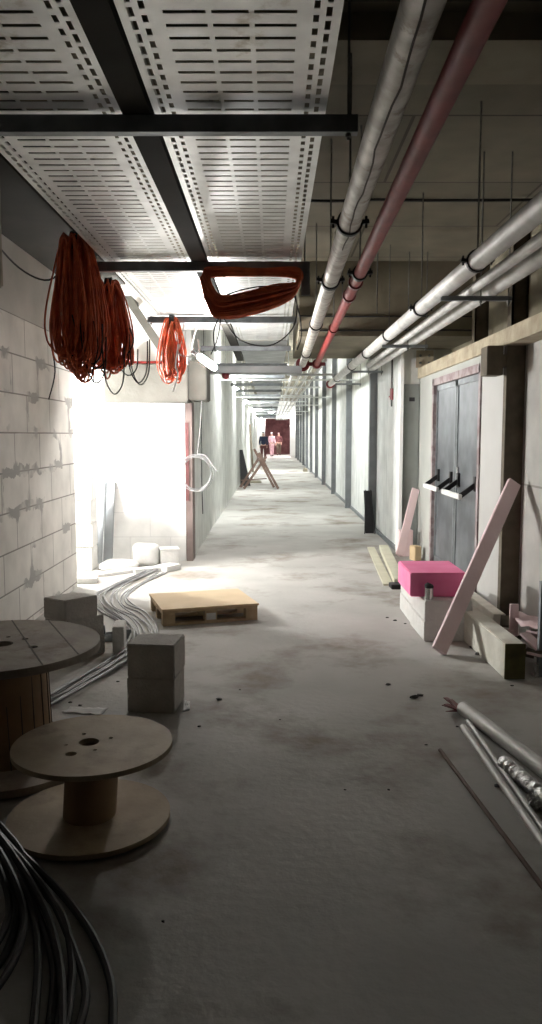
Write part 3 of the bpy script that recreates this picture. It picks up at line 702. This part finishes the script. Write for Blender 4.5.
# white blocks at the end of the block wall
for k,l in enumerate(('bottom','second','third','topmost')):
    block('white aerated block by the recess, %s of the stack beside the metal sheets'%l,-2.19+.01*(k%2),9.05,.27*k,.25,.3,.265,.04*(k%2),M['wblock'])
# leaning metal profile sheets
for k,(x,l) in enumerate(((-2.095,'left'),(-1.975,'right'))):
    bm=NB(); p=V((x,9.33,0.0)); q=V((x,9.585,.98))
    beam(bm,p+V((0,0,.004)),q,.002*1,.002) if 0 else None
    beam(bm,p+V((0,0,.012)),q,.11,.004,up=(0,-1,.25)); beam(bm,p+V((-.053,0,.012)),q+V((-.053,0,0)),.004,.03,up=(0,-1,.25)); beam(bm,p+V((.053,0,.012)),q+V((.053,0,0)),.004,.03,up=(0,-1,.25))
    tag(ob('steel_profile',bm,M['stud']),'grey steel profile leaning on the white recess wall, %s one of two'%l,'profile')

# =====================================================================  SACKS & RUBBLE
def blob(label,c,s,seed,m,name='sack',cat='sack'):
    bm=NB(); bmesh.ops.create_icosphere(bm,subdivisions=4,radius=1); rnd=random.Random(seed)
    ph=[(V((rnd.uniform(-1,1),rnd.uniform(-1,1),rnd.uniform(-1,1)))*rnd.uniform(2,6),rnd.uniform(0,6)) for _ in range(7)]
    for v in bm.verts:
        n=v.co.copy(); 
        for a in range(3): n[a]=math.copysign(abs(n[a])**.65,n[a])
        k=1+sum(math.sin(v.co.dot(a)+b) for a,b in ph)*.022
        v.co=V((c[0]+n.x*s[0]*k,c[1]+n.y*s[1]*k,max(0.0,c[2]+n.z*s[2]*k)))
    return tag(ob(name,bm,m,smooth=True),label,cat)
blob('white crumpled sack against the white recess wall, left of the white box',(-1.50,9.30,.12),(.17,.17,.15),1,M['sack'])
blob('flattened white sack lying at the foot of the recess wall',(-1.78,9.05,.04),(.22,.2,.06),2,M['sack'])
t=thing('white_bucket_box','small white box with torn top at the recess wall corner','box',(-1.21,9.25,0))
bm=NB(); box(bm,(-1.33,9.15,0),(-1.12,9.36,.20),rz=.2,bev=.01); ob('box_body',bm,M['sack'],t)
bm=NB(); box(bm,(-1.34,9.14,.20),(-1.11,9.37,.215),rz=.24); ob('lid',bm,M['paper'],t)
for k,(x,y,w,d,r) in enumerate(((-1.95,8.55,.35,.12,.4),(-1.72,8.7,.4,.12,.7),(-1.42,8.85,.35,.14,.5),(-2.0,8.2,.3,.2,.1),(-1.2,8.95,.25,.18,1.0))):
    bm=NB(); box(bm,(x-w/2,y-d/2,0),(x+w/2,y+d/2,.03+.008*k),rz=r,bev=.004)
    tag(ob('board_offcut',bm,M['paper']),'flat white board offcut strewn on the floor of the recess','board','white offcuts in the recess')
# torn white sheet
def sheet(label,cs,z,m,name,cat,seed=0,amp=.012):
    bm=NB(); rnd=random.Random(seed); n=8; A,B,Cc,D=[V((c[0],c[1],0)) for c in cs]; g=[]
    for i in range(n+1):
        row=[]
        for j in range(n+1):
            u=i/n;v=j/n; p=(A*(1-u)+B*u)*(1-v)+(D*(1-u)+Cc*u)*v; row.append(bm.verts.new((p.x,p.y,z+abs(rnd.gauss(0,amp)))))
        g.append(row)
    for i in range(n):
        for j in range(n): bm.faces.new((g[i][j],g[i+1][j],g[i+1][j+1],g[i][j+1]))
    o=ob(name,bm,m,smooth=True); md=o.modifiers.new('thickness','SOLIDIFY'); md.thickness=.002; md.offset=1; return tag(o,label,cat)
sheet('torn white sheet of card on the floor between the two reels',[onz(62,713),onz(100,716),onz(108,709),onz(70,708)],.002,M['paper'],'scrap_sheet','scrap',0,.004)
sheet('small pale scrap of paper right behind the two-block stack',[onz(183,712),onz(190,710),onz(190,702),onz(184,701)],.002,M['paper'],'scrap_sheet','scrap',2,.004)
# steel channel bit
t=thing('steel_offcut','bent steel channel offcut on the floor beside the grey cables','offcut',onz(118,638))
bm=NB(); a=onz(105,641);b=onz(130,638); beam(bm,a+V((0,0,.01)),b+V((0,0,.01)),.10,.004); beam(bm,a+V((0,.05,.03)),b+V((0,.05,.03)),.004,.05); beam(bm,a+V((0,-.05,.03)),b+V((0,-.05,.03)),.004,.05); ob('channel',bm,M['steel'],t)
bm=NB(); beam(bm,a+V((.0,0,.005)),a+V((-.01,.0,.12)),.03,.02); ob('upturned_end',bm,M['steel'],t)

# debris chips
deb=[(414,698,.05),(420,696,.03),(388,685,.028),(219,700,.03),(199,727,.02),(472,648,.04),(480,655,.05),(512,686,.02),(457,727,.015),(498,787,.03),(436,623,.02),(387,618,.025),(395,621,.03),(405,624,.02),(389,790,.012),(70,703,.022),(80,706,.02),(130,690,.02),(118,682,.018),(240,690,.012),(163,922,.012),(345,790,.01),(426,745,.012),(465,716,.012),(280,720,.01),(175,660,.012)]
for i,(x,y,s) in enumerate(deb):
    p=onz(x,y); bm=NB(); rnd=random.Random(i)
    bmesh.ops.create_icosphere(bm,subdivisions=1,radius=s*.5)
    for v in bm.verts: v.co=V((v.co.x*1.3+rnd.gauss(0,s*.12),v.co.y+rnd.gauss(0,s*.12),max(0,v.co.z*.5+s*.2)))+p
    tag(ob('debris_chip',bm,M['debris']),'small dark chip of debris lying on the bare concrete floor','debris','dark chips scattered on the floor')

# =====================================================================  PALLET
rz=math.radians(17.5)
P0=V((-.885,6.26,0))
t=thing('wooden_pallet','wooden pallet topped with a tan board in the middle of the floor','pallet',P0)
W,D=.80,.66
def pb(name,boxes,m,lab=None):
    for k,(a,b) in enumerate(boxes):
        bm=NB(); box(bm,P0+V(a),P0+V(b),rz=rz,piv=P0,bev=.002); o=ob(name,bm,m,t)
        if lab: o['label']=lab
pb('bottom_board',[((0,0,0),(W,.085,.018)),((0,D/2-.045,0),(W,D/2+.045,.018)),((0,D-.085,0),(W,D,.018))],M['pine'])
pb('spacer_block',[((x,y,.018),(x+.10,y+.085,.088)) for x in (0,W/2-.05,W-.10) for y in (0,D/2-.043,D-.085)],M['pine'])
pb('stringer',[((x,0,.088),(x+.10,D,.106)) for x in (0,W/2-.05,W-.10)],M['pine'])
pb('deck_board',[((0,y,.106),(W,y+.09,.124)) for y in (0,.142,.284,.426,D-.09)],M['pine'])
pb('top_sheet',[((-.01,-.01,.125),(W+.01,D+.01,.142))],M['sheet'],'smooth tan fibreboard sheet')
pb('label_sticker',[((W/2-.04,-.002,.03),(W/2+.04,-.0005,.085))],M['paper'],'white sticker')

# =====================================================================  RIGHT SIDE CLUTTER
# leaning pale pink board
bm=NB(); beam(bm,(1.18,5.43,.03),(1.955,6.33,1.17),.04,.11,up=(-.62,.0,.45),bev=.004)
tag(ob('foam_plank',bm,M['palepink']),'long pale pink foam plank leaning on the dark pier','foam plank')
bm=NB(); beam(bm,(1.60,9.75,.05),(1.85,10.08,.86),.03,.10,up=(-.7,0,.4),bev=.003)
tag(ob('foam_plank',bm,M['palepink']),'shorter pale pink plank leaning in the alcove by the doors','foam plank')
bm=NB(); box(bm,(1.74,9.6,0),(1.83,9.75,.18),rz=.3,bev=.006); tag(ob('foam_offcut',bm,M['sheet']),'small tan offcut standing behind the pink foam, by the doors','offcut')
bm=NB(); box(bm,(1.62,9.95,0),(1.80,10.05,.34),rz=.1,bev=.004); tag(ob('pink_offcut',bm,M['palepink']),'upright pale pink offcut in the alcove corner','offcut')
# heavy timber beam
t=thing('timber_beam','heavy pale timber beam lying on the floor along the right wall','beam',(1.55,4.9,0))
bm=NB(); beam(bm,(1.545,4.88,.117),(1.47,7.1,.117),.13,.23,bev=.006); ob('beam_body',bm,M['timber'],t)
bm=NB(); beam(bm,(1.5453,4.872,.117),(1.5451,4.879,.117),.13,.228); o=ob('beam_end',bm,M['olive'],t); o['label']='dark olive cut end'
# second timber behind
bm=NB(); beam(bm,(1.80,6.1,.07),(1.76,8.2,.07),.10,.14,bev=.004); tag(ob('timber_batten',bm,M['timber']),'pale timber batten lying behind the heavy beam by the doors','batten')
# pink scraps right
sheet('curled pale pink foam sheet behind the heavy timber end',[(1.68,5.2),(1.98,4.9),(2.02,5.35),(1.72,5.6)],.26,M['palepink'],'foam_sheet','foam sheet',4,.02)
t=thing('scrap_pile','heap of pink and dark scraps against the wall behind the timber end','scraps',(1.85,5.3,0)); t['kind']='stuff'
bm=NB(); rnd=random.Random(3)
for k in range(16):
    x=rnd.uniform(1.70,1.98); y=rnd.uniform(4.95,5.75); z=rnd.uniform(0,.18); a=V((x,y,z+.01)); b=a+V((rnd.uniform(-.12,.06),rnd.uniform(-.15,.15),rnd.uniform(.0,.08))); beam(bm,a,b,rnd.uniform(.05,.12),.015)
ob('foam_scraps',bm,M['palepink'],t)
bm=NB()
for k in range(14):
    x=rnd.uniform(1.70,1.98); y=rnd.uniform(4.95,5.75); z=rnd.uniform(0,.2); a=V((x,y,z+.01)); b=a+V((rnd.uniform(-.1,.05),rnd.uniform(-.15,.15),rnd.uniform(0,.05))); beam(bm,a,b,rnd.uniform(.03,.09),.02)
ob('dark_scraps',bm,M['dwood_shade'],t)
bm=NB(); beam(bm,(1.70,5.42,.0),(1.70,5.42,.37),.018,.06); tag(ob('foam_strip',bm,M['palepink']),'narrow pink strip standing up behind the timber end','strip')
t=thing('steel_prop','upright steel post with bright foot at the right edge','post',(1.73,4.95,0))
bm=NB(); beam(bm,(1.735,4.95,.006),(1.735,4.95,.62),.04,.04); ob('post_tube',bm,M['stud'],t)
bm=NB(); box(bm,(1.68,4.9,0),(1.80,5.0,.008)); box(bm,(1.70,4.925,.008),(1.715,4.975,.08)); ob('foot_plate',bm,M['chrome'],t)
# yellowish boards near corner
for k,(a,b,w,h,l) in enumerate((((1.20,8.0),(1.36,10.7),.10,.02,'narrow yellowish board on the floor at the wall corner, outer of two'),((1.33,8.05),(1.52,10.6),.12,.06,'thicker yellowish board on the floor at the wall corner, inner of two'))):
    bm=NB(); beam(bm,(a[0],a[1],h/2),(b[0],b[1],h/2),w,h,bev=.002); tag(ob('floor_board',bm,M['yplank']),l,'board')
bm=NB(); box(bm,(1.20,7.80,0),(1.40,7.95,.05),rz=.05,bev=.006); tag(ob('dark_batten',bm,M['dark']),'short dark batten across the near end of the yellowish boards','batten')
# stud leaning
bm=NB(); 
for xx in (1.46,1.62): beam(bm,(xx,12.25,.01),(1.50+(xx-1.46)*.5,12.6,.66),.012,.07,up=(0,-1,.3))
beam(bm,(1.54,12.27,.01),(1.54,12.615,.66),.13,.006,up=(0,-1,.5))
tag(ob('leaning_profile',bm,M['dark']),'short dark steel profile leaning on the nearest corridor stud','profile')

# pipes on the floor at the right
def fpipe(label,a,b,r,m,name='loose_pipe',ext=1.25):
    A=onz(*a,r);B=onz(*b,r); B=A+(B-A)*ext; bm=NB(); n=24
    for s in (0,):
        ring(bm,(A+B)/2,(B-A),r-.006,(B-A).length,.006,seg=n)
    return tag(ob(name,bm,m,smooth=True),label,'pipe')
fpipe('thick silvery pipe lying on the floor at the right, largest of all',(463,708),(542,768),.038,M['pipe'],ext=1.3)
fpipe('thin pale pipe lying on the floor at the right, leftmost',(463,727),(540,838),.017,M['pipe'])
fpipe('thin shiny pipe on the floor between the leftmost and thickest pipes',(468,721),(525,803),.013,M['pipe'])
def wrapduct():
    A=onz(504,762,.035);B=onz(542,795,.035);B=A+(B-A)*1.3; bm=NB(); pts=[];rs=[]
    for k in range(30):
        f=k/29; pts.append(A+(B-A)*f); rs.append(.033+.003*math.sin(k*1.7)+.002*math.sin(k*4.1))
    tube(bm,pts,rs,seg=18); return ob('foil_duct',bm,M['foil'],smooth=True)
tag(wrapduct(),'short crumpled foil-wrapped pipe lying between the floor pipes','pipe')
fpipe('thin dark rusty rod lying alone on the floor at lower right',(440,750),(542,886),.009,M['wood'],'loose_rod',1.2)
p=onz(534,808); bm=NB(); rnd=random.Random(8); bmesh.ops.create_icosphere(bm,subdivisions=3,radius=.03)
for v in bm.verts: v.co=v.co*rnd.uniform(.7,1.25)+p+V((0,0,.03))
tag(ob('crumpled_foil',bm,M['paper']),'small crumpled white lump beside the floor pipes','scrap')
bm=NB(); a=onz(454,712); 
for k,(dx,dy,dz) in enumerate(((-.03,.06,.06),(-.05,.01,.035),(-.04,-.05,.02),(.0,.06,.05),(-.045,-.02,.05))):
    b=a+V((.045,-.0,.012)); c=a+V((dx,dy,dz)); s=V((.014,.03,0)); vs=[bm.verts.new(b-s),bm.verts.new(b+s),bm.verts.new(c+s*.4),bm.verts.new(c-s*.9+V((-.012,0,.01)))]; bm.faces.new(vs)
o=ob('red_tape_end',bm,M['redfit']); md=o.modifiers.new('t','SOLIDIFY'); md.thickness=.003; tag(o,'torn red tape tied at the ends of the floor pipes','tape')

# =====================================================================  FLOOR CABLES
base=[(162,567),(140,577),(115,588),(105,598),(110,610),(127,621),(138,634),(134,650),(110,668),(72,690),(42,708),(8,722)]
W0=[onz(x,y,0) for x,y in base]
rnd=random.Random(21)
for i in range(9):
    off=(i-4)*.017; pts=[]
    for k,p in enumerate(W0):
        a=W0[max(k-1,0)];b=W0[min(k+1,len(W0)-1)]; tdir=(b-a).normalized(); nn=V((-tdir.y,tdir.x,0))
        pts.append(p+nn*(off*(1.5 if 2<k<8 else 1)+rnd.gauss(0,.012))+V((0,0,.009+.010*(i%3))))
    cable(pts,.0075,M['gwire'],'floor_cable','grey cable in the bundle snaking from the recess to the large reel','cable','grey floor cables')
for i in range(3):
    pts=[onz(x+rnd.uniform(-2,2)+i*3,y+rnd.uniform(-1,1),.009) for x,y in ((160,572),(138,583),(122,594),(124,604),(140,612),(151,622),(154,632+i*3))]
    cable(pts,.0075,M['gwire'],'floor_cable','thin grey cable looping wide beside the pallet','cable','grey side cables by the pallet')
BC=[[(-30,800),(0,832),(30,862),(60,892),(86,925),(103,958),(112,990),(113,1024),(112,1060)],
    [(-30,800),(0,836),(28,868),(52,900),(70,940),(84,980),(84,1010),(70,1050)],
    [(-30,805),(0,838),(24,872),(45,910),(56,945),(62,985),(62,1060)],
    [(-30,806),(0,842),(22,878),(38,915),(50,950),(54,985),(45,1060)],
    [(-30,810),(0,846),(20,880),(34,920),(38,960),(36,1000),(30,1060)],
    [(-30,812),(-2,850),(16,885),(24,915),(20,945),(6,975),(-20,1010)],
    [(-30,815),(-4,852),(10,880),(17,905),(14,930),(2,960),(-20,985)],
    [(-30,795),(0,826),(20,850),(34,880),(62,915),(72,960),(70,1000),(60,1060)],
    [(-30,820),(-8,856),(4,882),(9,905),(4,930),(-14,960)]]
for i,pl in enumerate(BC):
    pts=[]
    for k,(x,y) in enumerate(pl):
        z=.013+.011*(i%3)+(.05 if k<2 else (.035 if k==2 else .0)); pts.append(onz(x,y,z))
    cable(pts,.0125,M['thick'],'black_cable','thick black cable in the loose bundle at the lower left','cable','thick black cables at lower left')

# =====================================================================  FAR CORRIDOR OBJECTS
t=thing('sawhorse','crossed-leg wooden sawhorse standing at the left of the far corridor','sawhorse',(-.45,22.7,0))
def leg(a,b):
    bm=NB(); beam(bm,a,b,.07,.035,up=(0,1,0)); ob('leg',bm,M['wood'],t)
leg((-.93,22.9,.03),(-.30,22.9,1.0)); leg((.06,22.9,.03),(-.52,22.85,1.15))
leg((-.80,22.3,.03),(-.16,22.3,.95)); leg((.18,22.3,.03),(-.38,22.25,1.05))
bm=NB(); beam(bm,(-.36,22.15,.84),(-.42,23.05,.90),.05,.05); ob('ridge_beam',bm,M['wood'],t)
bm=NB(); beam(bm,(-.9,22.6,.25),(-.15,22.6,.30),.05,.03); 
beam(bm,(-.86,22.3,.09),(-.86,22.9,.09),.03,.04); ob('stretcher',bm,M['wood'],t)
bm=NB(); vs=[(-.99,24.0,1.10),(-.97,24,0),(-.66,24,0),(-.90,24.0,1.1)]
f=[bm.verts.new(v) for v in vs]; g=[bm.verts.new((v[0],v[1]+.25,v[2])) for v in vs]
bm.faces.new(f); bm.faces.new(g[::-1])
for k in range(4): bm.faces.new((f[k],f[(k+1)%4],g[(k+1)%4],g[k]))
tag(ob('leaning_board',bm,M['dark']),'dark boards leaning on the left wall behind the sawhorse','board')
bm=NB(); beam(bm,(-.80,33,.0),(-.93,33.2,2.0),.08,.04); tag(ob('leaning_plank',bm,M['dwood_shade']),'tall dark plank leaning on the left wall beyond the sawhorse','plank')
blob('low heap of grey rubble on the floor behind the sawhorse',(-.55,25.6,.02),(.2,.25,.06),6,M['conc'],'rubble_heap','rubble')
blob('small pale heap against the left wall below the leaning boards',(-.8,27.5,.04),(.15,.3,.14),7,M['paper'],'rubble_heap','rubble')
blob('small brownish heap at the foot of the right corridor studs',(1.42,33.5,.04),(.10,.2,.12),8,M['conc'],'rubble_heap','rubble')

# people
def person(label,loc,face,top,legs,cap,seed,stride=.12,arms=.0,hat=None):
    t=thing('person',label,'person',loc)
    R=Matrix.Rotation(face,3,'Z')
    def S(name,verts,edges,radii,m,root=0,sub=2,par=None):
        me=bpy.data.meshes.new(name); me.from_pydata([tuple(R@V(v)) for v in verts],edges,[]); me.materials.append(m)
        o=bpy.data.objects.new(name,me); C.objects.link(o); o.parent=par or t
        o.modifiers.new('skin','SKIN'); sk=me.skin_vertices[0].data
        for i,r in enumerate(radii): sk[i].radius=(r if isinstance(r,tuple) else (r,r)); sk[i].use_root=(i==root)
        s=o.modifiers.new('sub','SUBSURF'); s.levels=sub; s.render_levels=sub
        return o
    st=stride
    v=[(0,0,.95),(0,0,1.15),(0,0,1.38),(0,0,1.49),(0,-.01,1.58),(0,-.015,1.66)]; e=[(0,1),(1,2),(2,3),(3,4),(4,5)]; r=[(.13,.10),(.12,.09),(.15,.10),.05,.075,.07]
    for s in (-1,1):
        b=len(v); v+=[(s*.17,0,1.42),(s*.22,.02,1.15),(s*.20,-.10-arms,.95),(s*.19,-.15-arms,.88)]; r+=[.055,.042,.032,.028]
        e+=[(2,b),(b,b+1),(b+1,b+2),(b+2,b+3)]
        for k in range(4):
            f=len(v); y0=-.15-arms; v+=[(s*.19+(k-1.5)*.018,y0-.02,.83),(s*.19+(k-1.5)*.02,y0-.015,.79-.01*abs(k-1.5))]; r+=[.009,.008]; e+=[(b+3,f),(f,f+1)]
        f=len(v); v+=[(s*.19-s*.035,-.17-arms,.85)]; r+=[.009]; e+=[(b+3,f)]
        b=len(v); v+=[(s*.09,0,.88),(s*.10,-.03+s*st*.5,.5),(s*.10,s*st,.09),(s*.10,s*st-.13,.04)]; r+=[.085,.06,.04,.035]
        e+=[(0,b),(b,b+1),(b+1,b+2),(b+2,b+3)]
    # face: nose and ears
    b=len(v); v+=[(0,-.095,1.60),(.072,0,1.61),(-.072,0,1.61)]; r+=[.012,.012,.012]; e+=[(4,b),(4,b+1),(4,b+2)]
    S('body',v,e,r,M['skin'])
    v=[(0,0,.92),(0,0,1.15),(0,0,1.38),(0,0,1.46)]; e=[(0,1),(1,2),(2,3)]; r=[(.165,.13),(.15,.12),(.175,.125),.07]
    for s in (-1,1):
        b=len(v); v+=[(s*.18,0,1.42),(s*.225,.02,1.15),(s*.202,-.09-arms,.97)]; r+=[.08,.065,.05]; e+=[(2,b),(b,b+1),(b+1,b+2)]
    S('jacket',v,e,r,top)
    v=[(0,0,.93)]; e=[]; r=[(.16,.125)]
    for s in (-1,1):
        b=len(v); v+=[(s*.095,0,.86),(s*.10,-.03+s*st*.5,.5),(s*.10,s*st,.10)]; r+=[.105,.08,.065]; e+=[(0,b),(b,b+1),(b+1,b+2)]
    S('trousers',v,e,r,legs)
    for s in (-1,1): S('boot',[(s*.10,s*st+.02,.06),(s*.10,s*st-.06,.05),(s*.10,s*st-.15,.04)],[(0,1),(1,2)],[.06,.055,.04],M['dark'])
    S('hair' if not hat else 'helmet',[(0,.0,1.665),(0,.005,1.70),(0,.0,1.735)],[(0,1),(1,2)],[(.09,.10),(.088,.095),.05],hat or M['hair'])
    return t
person('person in a dark navy jacket walking down the corridor by the sawhorse',(-.50,46,0),math.pi,M['navy'],M['maroon'],1,1)
person('person in pale pink clothing standing at the corridor end',(-.02,57.2,0),.3,M['hivis'],M['hivis'],1,2,arms=.1,hat=M['helmet'])
person('person in dark red clothing standing deepest beyond the corridor end',(.52,60.5,0),.0,M['maroon'],M['dwood_shade'],1,3,hat=M['hivis'])

# =====================================================================  CAMERA, WORLD, VIEW
cam=bpy.data.cameras.new('camera'); co=bpy.data.objects.new('camera',cam); C.objects.link(co)
cam.sensor_fit='VERTICAL'; cam.sensor_height=36; cam.lens=F/1024*36; cam.clip_end=200; cam.clip_start=.05
co.location=(0,0,H); co.rotation_euler=(math.radians(90-5.6),0,math.atan(1/F))
bpy.context.scene.camera=co
w=bpy.data.worlds.new('world'); bpy.context.scene.world=w; w.use_nodes=True
w.node_tree.nodes['Background'].inputs[0].default_value=(.8,.85,1,1); w.node_tree.nodes['Background'].inputs[1].default_value=.002
vs=bpy.context.scene.view_settings
bpy.context.scene.display_settings.display_device='sRGB'
vs.view_transform='Standard'; vs.look='None'; vs.gamma=1; vs.use_curve_mapping=False; vs.exposure=0.1
